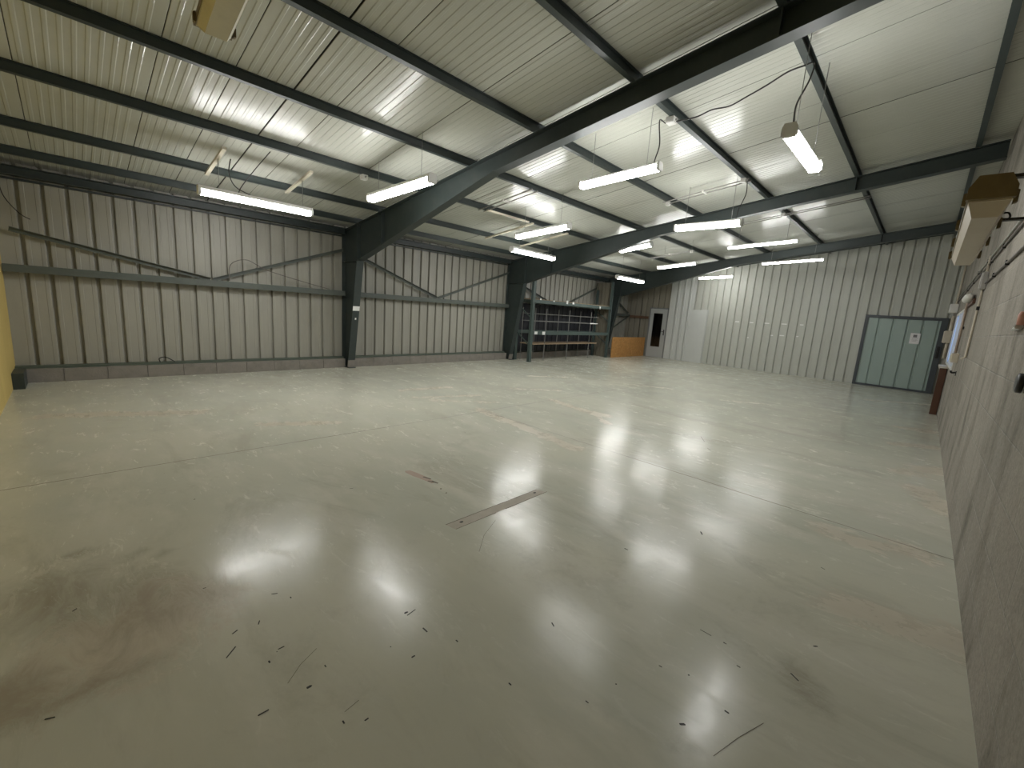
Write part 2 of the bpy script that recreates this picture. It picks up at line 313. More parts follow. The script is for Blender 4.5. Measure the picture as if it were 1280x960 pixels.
def build_floor():
    bm = bmesh.new()
    wl = bm.verts.layers.float.new('wear'); dl = bm.verts.layers.float.new('dirt')
    st = 0.09
    xa, xb, ya, yb = X0-0.1, XF+0.05, YR-0.1, YL+0.15
    nx, ny = int((xb-xa)/st)+1, int((yb-ya)/st)+1
    def cap(x, y, s):
        ax, ay, bx, by, _ = s; dx, dy = bx-ax, by-ay; q = dx*dx+dy*dy
        t = 0 if q == 0 else max(0, min(1, ((x-ax)*dx+(y-ay)*dy)/q))
        return math.hypot(x-ax-t*dx, y-ay-t*dy)
    g = []
    for i in range(nx+1):
        row = []
        for j in range(ny+1):
            x, y = xa+(xb-xa)*i/nx, ya+(yb-ya)*j/ny
            v = bm.verts.new((x,y,0))
            v[wl] = max([math.exp(-(cap(x,y,s)/(0.034*s[4]))**2) for s in WEAR])*0.72
            v[dl] = max([math.exp(-(cap(x,y,s)/(0.012*s[4]))**2) for s in DIRT])*0.72
            row.append(v)
        g.append(row)
    for i in range(nx):
        for j in range(ny): bm.faces.new([g[i][j], g[i+1][j], g[i+1][j+1], g[i][j+1]])
    def poly(pts, mi, z):
        f = bm.faces.new([bm.verts.new((x,y,z)) for x,y in pts]); f.material_index = mi
        f.normal_update()
        if f.normal.z < 0: f.normal_flip()
    def line(ax, ay, bx, by, w, mi, z=0.0006):
        dx, dy = bx-ax, by-ay; L = math.hypot(dx,dy) or 1; px, py = -dy/L*w/2, dx/L*w/2
        poly([(ax+px,ay+py),(bx+px,by+py),(bx-px,by-py),(ax-px,ay-py)], mi, z)
    # sawn joints: the long one and the cross one meeting it
    for k in range(16):
        line(X0+k*1.07, 4.484, X0+(k+1)*1.07, 4.484, random.uniform(0.007,0.012), 1)
    for k in range(5): line(4.139, -0.39+k*0.975, 4.139, -0.39+(k+1)*0.975, random.uniform(0.006,0.010), 1)
    # filled strip with two bolt holes
    poly([(1.70,2.165),(1.715,2.075),(2.69,2.085),(2.66,2.165)], 3, 0.0006)
    line(1.70,2.167,2.66,2.167,0.006,4,0.0009); line(1.72,2.076,2.10,2.079,0.005,4,0.0009); line(2.2,2.08,2.70,2.085,0.006,4,0.0009)
    for x, y in ((1.81,2.13),(2.60,2.135)):
        poly([(x+0.016*math.cos(a),y+0.011*math.sin(a)) for a in [k*PI/4 for k in range(8)]], 2, 0.0010)
    # pinkish worn dash with a broken dark end
    poly([(2.00,3.17),(2.04,3.15),(2.06,3.05),(2.075,2.92),(2.065,2.80),(2.03,2.80),(2.01,2.92),(1.985,3.05),(1.98,3.14)], 5, 0.0006)
    for s in ((2.05,2.96,2.075,2.88),(2.03,2.86,2.06,2.80),(2.06,2.84,2.07,2.77),(2.02,2.67,2.03,2.66),(2.01,2.58,2.015,2.57)): line(*s, 0.018, 4, 0.0009)
    for s in SPECKS:
        r = 0.0027*s[4]; ax, ay, bx, by = s[:4]; L = math.hypot(bx-ax,by-ay)
        a0 = math.atan2(by-ay,bx-ax) if L else random.uniform(0,6)
        pts = []
        for k in range(9):
            a = a0 - PI/2 + PI*k/8; pts.append((bx+r*math.cos(a)*random.uniform(.7,1.2), by+r*math.sin(a)*random.uniform(.7,1.2)))
        for k in range(9):
            a = a0 + PI/2 + PI*k/8; pts.append((ax+r*math.cos(a)*random.uniform(.7,1.2), ay+r*math.sin(a)*random.uniform(.7,1.2)))
        poly(pts, 2, 0.0010)
    for s in ((0.48,1.56,0.55,1.62),(0.55,1.62,0.63,1.66),(1.46,0.29,1.60,0.25),(1.60,0.25,1.74,0.20),(0.59,1.30,0.65,1.31),(2.02,2.0,1.82,1.9),(1.82,1.9,1.66,1.77)): line(*s, 0.0022, 4, 0.0008)
    me = bpy.data.meshes.new('floor'); bm.to_mesh(me); bm.free()
    for k in ('floor','joint','speck','strip','strip_edge','pink'): me.materials.append(M[k])
    o = bpy.data.objects.new('floor', me); C.objects.link(o)
    struct(o, 'glossy grey-beige painted concrete floor with worn patches and sawn joints', 'floor')
build_floor()

# ------------------------------------------------------------------ roof
def build_ceiling():
    SEAM = {1.79:0.016, 6.9:0.016, 12.0:0.016, 0.72:0.006, 1.27:0.006, 2.24:0.006, 3.26:0.006, 4.27:0.006, 5.29:0.007, 6.3:0.006, 7.83:0.006, 8.9:0.007, 9.9:0.006, 10.9:0.007, 13.0:0.006, 14.0:0.006, 15.0:0.007, 15.9:0.006, -0.2:0.006}
    prof = []; x = X0-0.15; p = 0.0845
    ev = []
    while x < XF+0.15:
        ev.append((x,'r')); x += p
    ev = [e for e in ev if all(abs(e[0]+0.04-s) > 0.055 for s in SEAM)] + [(s,'s') for s in SEAM]
    for x, k in sorted(ev):
        if k == 's':
            w = SEAM[x]; prof += [(x-w/2-0.004,0),(x-w/2,0.003,1),(x-w/2,0.03,1),(x+w/2,0.03,1),(x+w/2,0.003),(x+w/2+0.004,0)]
        else: prof += [(x+0.015,0),(x+0.023,-0.0035),(x+0.046,-0.0035),(x+0.054,0)]
    prof = sorted(prof, key=lambda q:q[0]) if False else prof
    b = MB(); ya, yb = YL+0.2, YR-0.2
    b.sheet(prof, lambda q:(q[0],ya,SH(ya)+q[1]), lambda q:(q[0],yb,SH(yb)+q[1]))
    # top skin of the sandwich panels
    xs = (prof[0][0], prof[-1][0])
    b.face([(xs[0],ya,SH(ya)+0.06),(xs[1],ya,SH(ya)+0.06),(xs[1],yb,SH(yb)+0.06),(xs[0],yb,SH(yb)+0.06)])
    o = b.build('ceiling', [M['roof'],M['seam']])
    struct(o, 'sloping off-white ribbed metal roof lining over the whole hall', 'ceiling')
build_ceiling()

# ------------------------------------------------------------------ walls
def groove_profile(a, b, start, pitch, w=0.05, dep=0.045):
    """flat pans with narrow recessed grooves; returns (u, depth) pairs"""
    pr = [(a,0)]
    k = math.ceil((a+w-start)/pitch); u = start + k*pitch
    while u < b-w:
        pr += [(u-w/2-0.05,0),(u-w/2-0.045,-0.003),(u-w/2-0.012,-0.003),(u-w/2,0),(u-w/2+0.008,dep),(u+w/2-0.008,dep),(u+w/2,0),(u+w/2+0.012,-0.003),(u+w/2+0.045,-0.003),(u+w/2+0.05,0)]
        u += pitch
    pr.append((b,0)); return pr
def build_walls():
    # eave wall, left: ribbed sheets
    b = MB(); zt = SH(YL)+0.05
    pr = groove_profile(X0-0.05, XF+0.05, 4.69, 0.2425)
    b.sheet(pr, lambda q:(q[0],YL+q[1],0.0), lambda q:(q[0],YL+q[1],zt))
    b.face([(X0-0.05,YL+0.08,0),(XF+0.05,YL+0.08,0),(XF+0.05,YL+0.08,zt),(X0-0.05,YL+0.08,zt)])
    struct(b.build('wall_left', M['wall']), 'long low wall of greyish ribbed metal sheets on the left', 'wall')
    # far end wall with a hole for the glazed door
    b = MB()
    def far(y0, y1, z0, mi=0):
        pr = groove_profile(y0, y1, 1.384, 0.2415)
        b.sheet(pr, lambda q:(XF+q[1],q[0],z0), lambda q:(XF+q[1],q[0],SH(q[0])+0.05), mi)
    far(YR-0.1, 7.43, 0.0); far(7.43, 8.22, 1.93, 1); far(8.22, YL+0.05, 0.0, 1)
    # returns of the door hole
    b.face([(XF,7.43,0),(XF+0.1,7.43,0),(XF+0.1,7.43,1.93),(XF,7.43,1.93)]); b.face([(XF,8.22,0),(XF+0.1,8.22,0),(XF+0.1,8.22,1.93),(XF,8.22,1.93)])
    b.face([(XF,7.43,1.93),(XF+0.1,7.43,1.93),(XF+0.1,8.22,1.93),(XF,8.22,1.93)])
    struct(b.build('wall_back', [M['wall_far'],M['wall_old']]), 'tall far end wall of pale ribbed metal sheets', 'wall')
    # yellow end wall beside the camera
    b = MB(); b.prism([(X0,YR-0.1,0),(X0,YL+0.1,0),(X0,YL+0.1,SH(YL+0.1)+0.03),(X0,YR-0.1,SH(YR-0.1)+0.03)], (-0.08,0,0))
    struct(b.build('wall_front', M['yellow']), 'yellow board wall at the left edge of the view', 'wall')
    # block wall with window opening
    b = MB(); t = 0.2; zt = SH(YR)+0.05; wx0, wx1, wz0, wz1 = 10.6, 13.6, 0.98, 2.06
    b.box((X0-0.08,YR-t,0),(wx0,YR,zt)); b.box((wx1,YR-t,0),(XF+0.1,YR,zt)); b.box((wx0,YR-t,0),(wx1,YR,wz0)); b.box((wx0,YR-t,wz1),(wx1,YR,zt))
    struct(b.build('wall_right', M['block']), 'rough grey-brown concrete block wall along the right side', 'wall')
    # window set flush in the block wall
    w = thing('window_1', (12.1,YR,1.52), 'narrow-looking window with frosted bluish panes in the block wall', 'window', kind='structure')
    b = MB()
    for a, c in (((wx0,YR-0.06,wz0),(wx1,YR+0.012,wz0+0.05)),((wx0,YR-0.06,wz1-0.05),(wx1,YR+0.012,wz1)),((wx0,YR-0.06,wz0+0.05),(wx0+0.05,YR+0.012,wz1-0.05)),((wx1-0.05,YR-0.06,wz0+0.05),(wx1,YR+0.012,wz1-0.05)),((12.0,YR-0.06,wz0+0.05),(12.08,YR+0.02,wz1-0.05)),((11.15,YR-0.06,wz0+0.05),(11.22,YR+0.02,wz1-0.05))): b.box(a,c)
    b.build('window_frame', M['white_plastic'], w)
    b = MB()
    for x0, x1 in ((wx0+0.05,11.15),(11.22,12.0),(12.08,wx1-0.05)): b.box((x0,YR-0.015,wz0+0.05),(x1,YR-0.008,wz1-0.05))
    b.build('window_pane', M['frost'], w)
    # kerb of blocks under the eave wall, one run per bay
    b = MB(); edges = [X0]+[f for f in FX]+[XF]
    for k in range(4):
        a = edges[k]+(0.09 if k else 0.0); c = edges[k+1]-(0.09 if k < 3 else 0)
        n = max(2, round((c-a)/0.5)); 
        for i in range(n):
            u0, u1 = a+(c-a)*i/n, a+(c-a)*(i+1)/n
            b.box((u0+0.003,9.06+random.uniform(-.004,.004),0),(u1-0.003,YL,0.19+random.uniform(-.004,.004)),0)
        b.box((a,9.10,0.02),(c,YL,0.185),0)
        b.box((a,9.15,0.185),(c,YL-0.002,0.225),1)
        if k == 0: b.box((a,8.56,0),(a+0.11,9.06,0.215),2)
    struct(b.build('baseboard_left', [M['kerb'],M['kerb_rail'],M['steel']]), 'low grey concrete block kerb along the foot of the ribbed wall', 'kerb')
    # dark trim along the top of the far wall
    b = MB(); b.bar((XF-0.03,YL-0.05,SH(YL)-0.03),(XF-0.03,YR,SH(YR)-0.03),0.05,0.05)
    struct(b.build('trim_1', M['steel']), 'dark metal trim where the far wall meets the roof', 'trim')
    # newer white sheets beside the door
    b = MB(); pr = []; u = 6.47
    pr.append((u,0))
    while u+0.25 < 7.42:
        pr += [(u+0.13,0),(u+0.142,-0.03),(u+0.182,-0.03),(u+0.194,0),(u+0.197,0.034),(u+0.236,0.034),(u+0.2365,0)]; u += 0.237
    pr.append((7.42,0))
    b.sheet(pr, lambda q:(XF-0.05+q[1],q[0],0.0), lambda q:(XF-0.05+q[1],q[0],SH(q[0])-0.06))
    b.sheet(pr, lambda q:(XF-0.044+q[1],q[0],0.0), lambda q:(XF-0.044+q[1],q[0],SH(q[0])-0.06))
    for s in (0,-1): b.face([(XF-0.012,pr[s][0],0),(XF-0.004,pr[s][0],0),(XF-0.004,pr[s][0],SH(pr[s][0])-0.06),(XF-0.012,pr[s][0],SH(pr[s][0])-0.06)])
    tag(b.build('cladding_panel', M['wall_white']), 'brighter white ribbed cladding between the glazed door and the plain white door', 'cladding', kind='structure')
build_walls()

def build_doors():
    # glazed pale grey door
    d = thing('door_1', (XF,7.82,0), 'pale grey door with tall dark glass pane next to chipboard barrier', 'door', kind='structure')
    b = MB()
    for a, c in (((XF-0.05,7.43,0),(XF+0.04,7.47,1.97)),((XF-0.05,8.18,0),(XF+0.04,8.22,1.97)),((XF-0.05,7.43,1.93),(XF+0.04,8.22,1.97))): b.box(a,c)
    b.build('door_frame', M['door_frame'], d)
    b = MB()
    for a, c in (((XF-0.035,7.475,0.005),(XF+0.015,8.175,0.42)),((XF-0.035,7.475,1.75),(XF+0.015,8.175,1.925)),((XF-0.035,7.475,0.42),(XF+0.015,7.65,1.75)),((XF-0.035,8.04,0.42),(XF+0.015,8.175,1.75))): b.box(a,c)
    leaf = b.build('door_leaf', M['door_grey'], d)
    b = MB(); b.box((XF-0.012,7.65,0.42),(XF-0.006,8.04,1.75)); g = b.build('glass_pane', M['glass'], leaf); g['label'] = 'dark tall glass pane'
    b = MB(); b.box((XF-0.042,7.515,0.9),(XF-0.035,7.555,1.12)); b.tube([(XF-0.04,7.535,1.05),(XF-0.085,7.535,1.05),(XF-0.09,7.55,1.05),(XF-0.09,7.65,1.045)],0.010)
    b.build('door_handle', M['dark'], leaf)
    # passage behind the glass
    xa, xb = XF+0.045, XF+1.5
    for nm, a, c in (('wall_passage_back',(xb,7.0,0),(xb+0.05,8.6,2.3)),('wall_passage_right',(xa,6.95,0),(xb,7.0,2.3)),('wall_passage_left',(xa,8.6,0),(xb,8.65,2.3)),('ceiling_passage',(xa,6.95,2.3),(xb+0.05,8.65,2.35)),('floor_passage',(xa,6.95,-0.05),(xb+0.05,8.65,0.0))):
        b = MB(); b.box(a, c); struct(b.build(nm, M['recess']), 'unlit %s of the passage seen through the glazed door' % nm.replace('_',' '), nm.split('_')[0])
    e = thing('fire_extinguisher', (XF+0.45,7.75,0.0), 'red fire extinguisher seen through the glazed door', 'fire extinguisher')
    x, y = XF+0.45, 7.75
    b = MB(); b.tube([(x,y,0.0),(x,y,0.02),(x,y,0.5),(x,y,0.56),(x,y,0.6)],[0.07,0.085,0.085,0.06,0.03],14); b.build('body', M['red'], e)
    b = MB(); b.tube([(x,y,0.59),(x,y,0.66)],0.022); b.box((x-0.09,y-0.015,0.66),(x+0.02,y+0.015,0.69)); b.build('valve', M['dark'], e)
    b = MB(); b.tube([(x,y,0.64),(x-0.05,y-0.09,0.62),(x-0.04,y-0.11,0.45),(x-0.02,y-0.105,0.25)],0.012); b.build('hose', M['dark'], e)
    b = MB(); b.bar((XF+0.62,7.86,0.0),(XF+0.62,7.42,1.75),0.02,0.09,(0,1,0)); tag(b.build('leaning_plank', M['white_plastic']), 'pale plank leaning behind the glass of the grey door', 'plank')
    # narrow plain white door
    d = thing('door_2', (XF,6.2,0), 'narrow plain white door with a small knob on the far wall', 'door', kind='structure')
    b = MB(); b.box((XF-0.075,5.95,0.0),(XF-0.045,6.46,1.96)); leaf = b.build('door_leaf', M['wall_white'], d)
    b = MB(); b.box((XF-0.045,5.93,0.0),(XF-0.002,6.14,1.98)); b.build('door_frame', M['wall_white'], d)
    b = MB(); b.tube([(XF-0.07,6.15,1.06),(XF-0.11,6.15,1.06),(XF-0.125,6.15,1.06)],[0.012,0.014,0.022],10); b.build('door_knob', M['silver'], leaf)
    # green sliding door
    d = thing('door_3', (XF,0.54,0), 'grey-green ribbed metal door in dark slate frame at the far right corner', 'door', kind='structure')
    b = MB(); y0, y1, zt = -0.33, 1.41, 2.065; xa, xb = XF-0.085, XF-0.002
    b.box((xa,y1-0.075,0),(xb,y1,zt)); b.box((xa,y0,0),(xb,y0+0.13,zt)); b.box((xa,y0+0.13,zt-0.08),(xb,y1-0.075,zt)); b.box((xa,y0+0.13,0),(xb,y1-0.075,0.055))
    b.build('door_frame', M['green_frame'], d)
    b = MB(); pr = [(y0+0.13,0)]
    for u in (-0.17+0.01,0.145,0.455,0.765,1.08): 
        if u-0.02 > y0+0.14: pr += [(u-0.028,0),(u-0.020,0.036),(u+0.020,0.036),(u+0.028,0)]
    pr.append((y1-0.075,0))
    b.sheet(pr, lambda q:(XF-0.05+q[1],q[0],0.055), lambda q:(XF-0.05+q[1],q[0],zt-0.08))
    b.face([(XF-0.012,y0+0.13,0.055),(XF-0.012,y1-0.075,0.055),(XF-0.012,y1-0.075,zt-0.08),(XF-0.012,y0+0.13,zt-0.08)])
    leaf = b.build('door_leaf', M['green_door'], d)
    b = MB(); b.box((xa-0.012,-0.29,0.98),(xa,-0.23,1.30)); b.box((xa-0.05,-0.275,1.0),(xa-0.035,-0.245,1.28)); b.box((xa-0.04,-0.27,1.0),(xa,-0.25,1.03)); b.box((xa-0.04,-0.27,1.25),(xa,-0.25,1.28))
    b.build('door_handle', M['dark'], leaf)
    # paper notice
    n = thing('paper_notice', (XF-0.056,0.245,1.32), 'white paper notice with a small dark picture on the grey-green door', 'notice')
    b = MB(); b.box((XF-0.0535,0.15,1.32),(XF-0.0515,0.355,1.615)); b.build('sheet', M['paper'], n)
    b = MB(); b.box((XF-0.0545,0.215,1.50),(XF-0.0535,0.295,1.575)); b.build('picture', M['ink'], n)
    b = MB()
    for k, w in enumerate((0.12,0.10,0.13,0.09)): b.box((XF-0.0545,0.255-w/2,1.475-k*0.028),(XF-0.0535,0.255+w/2,1.481-k*0.028))
    b.build('printed_lines', M['ink'], n)
    # pale tape marks on the far wall
    for k, (y, z, w) in enumerate(((4.9,1.62,0.13),(4.44,1.62,0.11),(3.97,1.63,0.15),(3.46,1.64,0.15),(2.97,1.65,0.10),(3.76,1.24,0.07),(3.47,1.26,0.13),(3.03,1.27,0.06),(4.48,1.1,0.05))):
        b = MB(); b.box((XF-0.006,y-w/2,z-0.016),(XF+0.001,y+w/2,z+0.016))
        row = 'upper' if z > 1.5 else 'lower'
        words = {0:'leftmost',1:'second from the left',2:'third from the left',3:'fourth from the left',4:'rightmost',5:'second from the left',6:'widest',7:'rightmost',8:'lowest and leftmost'}[k]
        tag(b.build('tape_mark', M['tag']), 'small white tape strip on the far wall, %s of the %s row' % (words, row), 'tape', 'white tape strips on the far wall')
build_doors()

# ------------------------------------------------------------------ portal frames
def portal(x, nth):
    f = thing('portal_frame', (x,9.0,0), '%s dark grey-green steel portal frame with tapered column and haunched rafter' % nth, 'steel frame', 'steel portal frames')
    w = 0.15; tf = 0.012; ye = 9.262
    yk, zk = 8.57, 2.27                   # inner knee corner
    # column: outer flange, tapered web, inner flange
    b = MB()
    b.box((x-w/2,ye-tf,0),(x+w/2,ye,T(ye)-0.005))
    b.prism([(x-0.005,ye-tf,0),(x-0.005,8.985,0),(x-0.005,yk,zk),(x-0.005,yk,T(yk)-0.005),(x-0.005,ye-tf,T(ye)-0.005)], (0.01,0,0))
    b.prism([(x-w/2,8.975,0),(x-w/2,8.99,0),(x-w/2,yk+0.012,zk),(x-w/2,yk,zk)], (w,0,0))
    b.box((x-w/2,yk,zk),(x+w/2,yk+0.016,T(yk)-0.03))
    b.bar((x,yk+0.01,zk+0.0),(x,ye-tf,zk+0.0),w-0.01,0.010)
    b.bar((x,ye,T(ye)-0.01),(x,yk,T(yk)-0.01),w,0.012)
    b.box((x-w/2,8.90,0),(x+w/2,ye,0.012))
    col = b.build('column', M['steel'], f)
    b = MB(); b.prism([(x-w/2-0.002,8.975-0.003,0),(x-w/2-0.002,8.992,0),(x-w/2-0.002,8.962,0.17),(x-w/2-0.002,8.944,0.17)], (w+0.004,0,0))
    b.build('foot_stain', M['kerb'], col)['label'] = 'pale concrete-splashed foot of the column'
    # rafter: top flange, web, straight + haunched bottom flange
    yh = 4.60; ymin = YR+0.03 if nth != 'nearest' else YR+0.03
    D = 0.231
    zh = T(yh)-D
    b = MB()
    b.bar((x,yk,T(yk)-0.006),(x,ymin,T(ymin)-0.006),w,tf)
    b.bar((x,yh+0.01,zh+0.006),(x,ymin,T(ymin)-D+0.006),w,tf)
    b.bar((x,yk-0.004,zk+0.006),(x,yh,zh+0.006),w,tf)
    b.prism([(x-0.004,yk,T(yk)-0.012),(x-0.004,yk,zk+0.01),(x-0.004,yh,zh+0.01),(x-0.004,ymin,T(ymin)-D+0.01),(x-0.004,ymin,T(ymin)-0.012)], (0.008,0,0))
    b.box((x-w/2,yk-0.016,zk),(x+w/2,yk-0.0005,T(yk)-0.012))
    raf = b.build('rafter', M['steel'], f)
    for y in (7.62, 1.272):
        zb = T(y)-D if y < yh else zk+(zh-zk)*(yk-y)/(yk-yh)
        b = MB(); b.box((x-w/2+0.006,y-0.006,zb+0.012),(x+w/2-0.006,y+0.006,T(y)-0.014)); b.build('stiffener', M['steel'], raf)
    for y in (8.63,7.696,6.372,5.137,3.866,2.563,1.272):
        b = MB(); b.box((x-0.004,y+0.032,T(y)-0.002),(x+0.06,y+0.038,T(y)+0.085)); b.build('purlin_cleat', M['steel'], raf)
    return f
f1 = portal(FX[0], 'nearest'); portal(FX[1], 'middle'); portal(FX[2], 'farthest')
# paper stickers on the nearest column
b = MB(); b.box((FX[0]-0.0785,8.70,1.245),(FX[0]-0.0765,8.775,1.33)); 
def yin(z): return 8.975+(8.57-8.975)*z/2.27
b2 = MB(); z0, z1 = 1.27, 1.36
b.bm.free()
for (z0, z1, e0, e1, nm) in ((1.25,1.345,-0.074,0.074,'white paper sticker around the nearest column just above mid height'),(1.06,1.10,-0.01,0.02,'tiny white paint chip mark on the nearest column below the sticker')):
    b = MB(); x = FX[0]
    b.prism([(x+e0,yin(z0)-0.0035,z0),(x+e1,yin(z0)-0.0035,z0),(x+e1,yin(z1)-0.0035,z1),(x+e0,yin(z1)-0.0035,z1)], (0,0.003,0))
    tag(b.build('sticker', M['tag']), nm, 'sticker')
b2.bm.free()

# ------------------------------------------------------------------ purlins, eave beams, girts, braces
ordn = ['first','second','third','fourth','fifth','sixth','seventh','eighth']
for k, y in enumerate((8.63,7.696,6.372,5.137,3.866,2.563,1.272,-0.06)):
    b = MB(); z = T(y)+0.0005+PD/2
    b.ibeam((X0+0.01,y,z),(XF-0.055,y,z),0.062,PD,0.007,0.006)
    tag(b.build('roof_purlin', M['steel']), 'dark steel roof purlin running the hall length, %s from the left eave wall' % ordn[k], 'purlin', 'roof purlins')
bays = [(X0+0.01,FX[0]-0.076,'nearest'),(FX[0]+0.076,FX[1]-0.076,'second'),(FX[1]+0.076,FX[2]-0.076,'third'),(FX[2]+0.076,XF-0.02,'farthest')]
for x0, x1, w in bays:
    b = MB(); b.ibeam((x0,9.12,2.875),(x1,9.12,2.875),0.16,0.12,0.010,0.008)
    b.ang((x0,9.225,2.79),(x1,9.225,2.79),0.03,0.004)
    tag(b.build('eave_beam', M['steel']), 'dark eave beam along the wall top in the %s bay' % w, 'beam', 'eave beams')
    b = MB(); b.box((x0,9.10,1.545),(x1,9.108,1.64)); b.box((x0,9.108,1.632),(x1,9.272,1.64)); b.box((x0,9.108,1.545),(x1,9.14,1.553)); b.box((x0,9.10,1.64),(x1,9.106,1.65))
    tag(b.build('wall_girt', M['steel_light']), 'horizontal grey-green wall rail at mid height in the %s bay' % w, 'rail', 'wall girts')
BR = [((-0.51,2.12),(1.75,1.66),'in the nearest bay, falling from the yellow wall'),((1.79,1.66),(4.13,2.50),'in the nearest bay, rising to the nearest column'),
      ((4.33,2.46),(6.58,1.66),'in the second bay, falling from the nearest column'),((6.62,1.66),(9.14,2.56),'in the second bay, rising to the middle column'),
      ((9.33,2.36),(11.6,1.66),'falling from the middle column behind the rack'),((11.66,1.66),(14.49,2.95-0.2),'rising above the rack to the farthest column'),
      ((14.665,2.42),(16.36,1.66),'in the farthest bay, falling to the wall corner'),((14.665,0.80),(16.36,1.53),'rising behind the chipboard barrier')]
for (xa, za), (xb, zb), w in BR:
    b = MB(); b.ang((xa,9.15,za),(xb,9.15,zb),0.06,0.006,(0,-1,0))
    tag(b.build('diagonal_brace', M['steel_light']), 'thin steel angle brace, ' + w, 'brace', 'diagonal wall braces')
# far-wall rail from the corner to the glazed door
b = MB(); b.ibeam((XF-0.06,9.08,1.56),(XF-0.06,8.24,1.56),0.08,0.10,0.008,0.006)
tag(b.build('end_rail', mat('rusty_steel', (0.15,0.085,0.05), 0.6, 0.0, 0.3, 12)), 'short rusty brown rail on the far wall left of the glazed door', 'rail')

# ------------------------------------------------------------------ lamps
def lamp(p, q, label, wide, drops=(0.16,0.84), top=None, sc=1.0):
    p, q = Vector(p), Vector(q); c = (p+q)/2; d = (q-p); L = d.length; d.normalize()
    s = d.cross(Vector((0,0,1))); s.normalize(); u = s.cross(d)
    t = thing('pendant_light', c, label, 'light', 'hanging fluorescent battens')
    def pr(b, poly, a0, a1):
        b.prism([p + d*a0 + s*y*sc + u*z*sc for y, z in poly], d*(a1-a0))
    if wide:      # broad steel tray over the tubes
        hs = [(-0.050,0.020),(0.050,0.020),(0.056,0.032),(0.042,0.070),(-0.042,0.070),(-0.056,0.032)]
        df = [(0.056,0.0195),(0.060,-0.018),(0.046,-0.040),(-0.046,-0.040),(-0.060,-0.018),(-0.056,0.0195)]
    else:         # slim spine with wrap-round diffuser
        hs = [(-0.034,0.044),(0.034,0.044),(0.036,0.052),(0.030,0.070),(-0.030,0.070),(-0.036,0.052)]
        df = [(0.034,0.0435),(0.058,0.010),(0.060,-0.018),(0.046,-0.040),(-0.046,-0.040),(-0.060,-0.018),(-0.058,0.010),(-0.034,0.0435)]
    b = MB(); pr(b, hs, 0.03, L-0.03); b.build('housing', M['housing'], t)
    b = MB(); pr(b, df, 0.03, L-0.03); b.build('diffuser', M['lamp'], t)
    for a0, a1 in ((0.0,0.03),(L-0.03,L)):
        b = MB(); pr(b, [(-0.062,0.035),(-0.045,0.072),(0.045,0.072),(0.062,0.035),(0.064,-0.020),(0.048,-0.044),(-0.048,-0.044),(-0.064,-0.020)], a0, a1)
        b.build('end_cap', M['housing'], t)
    for k, a in enumerate(drops):
        w = p + d*(L*a) + u*0.070*sc; zt = SH(w.y)-0.004 if top is None else top[k]
        b = MB(); b.tube([w-u*0.004, (w.x,w.y,zt)], 0.0035, 6); b.build('suspension_wire', M['wire'], t)
    return t
LAMPS = [
 ((1.26,7.06,2.74),(2.69,7.06,2.74),'lit fluorescent batten along the left wall in the nearest bay, leftmost lamp'),
 ((3.23,6.26,2.97),(3.23,4.67,3.01),'broad lit fluorescent batten just left of the nearest rafter'),
 ((4.91,3.68,3.19),(4.92,2.55,3.25),'lit fluorescent batten just right of the nearest rafter, fed by a wavy cord'),
 ((4.51,1.17,3.20),(5.67,1.16,3.20),'steeply seen lit batten at upper right, hung lengthwise on a black cord'),
 ((6.27,6.14,2.92),(6.27,4.84,3.02),'upper of the two lit battens before the middle column'),
 ((6.75,6.75,2.78),(8.28,6.80,2.78),'lower of the two lit battens, lengthwise before the middle column'),
 ((9.55,5.77,3.10),(9.54,4.93,3.21),'lit batten half hidden behind the middle rafter'),
 ((7.75,3.60,3.14),(7.75,2.47,3.14),'lit batten in front of the middle rafter, just over it in the view'),
 ((10.11,3.45,3.14),(10.12,2.13,3.22),'thin lit batten between the middle and farthest rafters'),
 ((11.60,5.75,2.93),(11.60,4.67,3.03),'lit batten in the third bay over the glazed door'),
 ((11.35,6.86,2.66),(13.02,6.90,2.66),'lit batten lengthwise above the storage rack'),
 ((13.57,3.66,3.23),(13.58,2.22,3.31),'thin lit batten just before the farthest rafter, the rightmost far lamp'),
 ((15.28,6.02,3.00),(15.30,4.89,3.06),'lit batten close in front of the far wall, the farthest lamp'),
]
LT = [lamp(p, q, l, k in (0,1,4,5,6,8,9,10,11), *(((0.168,0.909),(T(7.06)-0.0315,T(7.06)-0.0315)) if k == 0 else ((0.16,0.84),None)), sc={2:0.85,8:0.62,9:0.8,11:0.62,12:0.7}.get(k,1.0)) for k, (p, q, l) in enumerate(LAMPS)]

# ------------------------------------------------------------------ battens, conduits, cords near the lamps
def roofpt(x, y, dz=0.0): return (x, y, T(y)+dz)
for x, w in ((1.5,'left'),(2.56,'right')):
    b = MB(); b.bar(roofpt(x,7.74,-0.016),roofpt(x,6.70,-0.016),0.045,0.03)
    tag(b.build('wood_batten', M['batten']), 'pale batten under two purlins above the leftmost lamp, %s of the pair' % w, 'batten')
for x, w in ((6.9,'left'),(8.1,'right')):
    b = MB(); b.bar(roofpt(x,7.78,-0.016),roofpt(x,6.3,-0.016),0.05,0.03)
    tag(b.build('wood_batten', M['batten']), 'pale batten above the lengthwise lamp before the middle column, %s of the pair' % w, 'batten')
b = MB(); b.bar((5.6,6.30,T(6.3)-0.016),(6.75,6.30,T(6.3)-0.016),0.05,0.03)
tag(b.build('wood_batten', M['batten']), 'pale batten fixed along a purlin beside the upper lamp of the pair', 'batten')

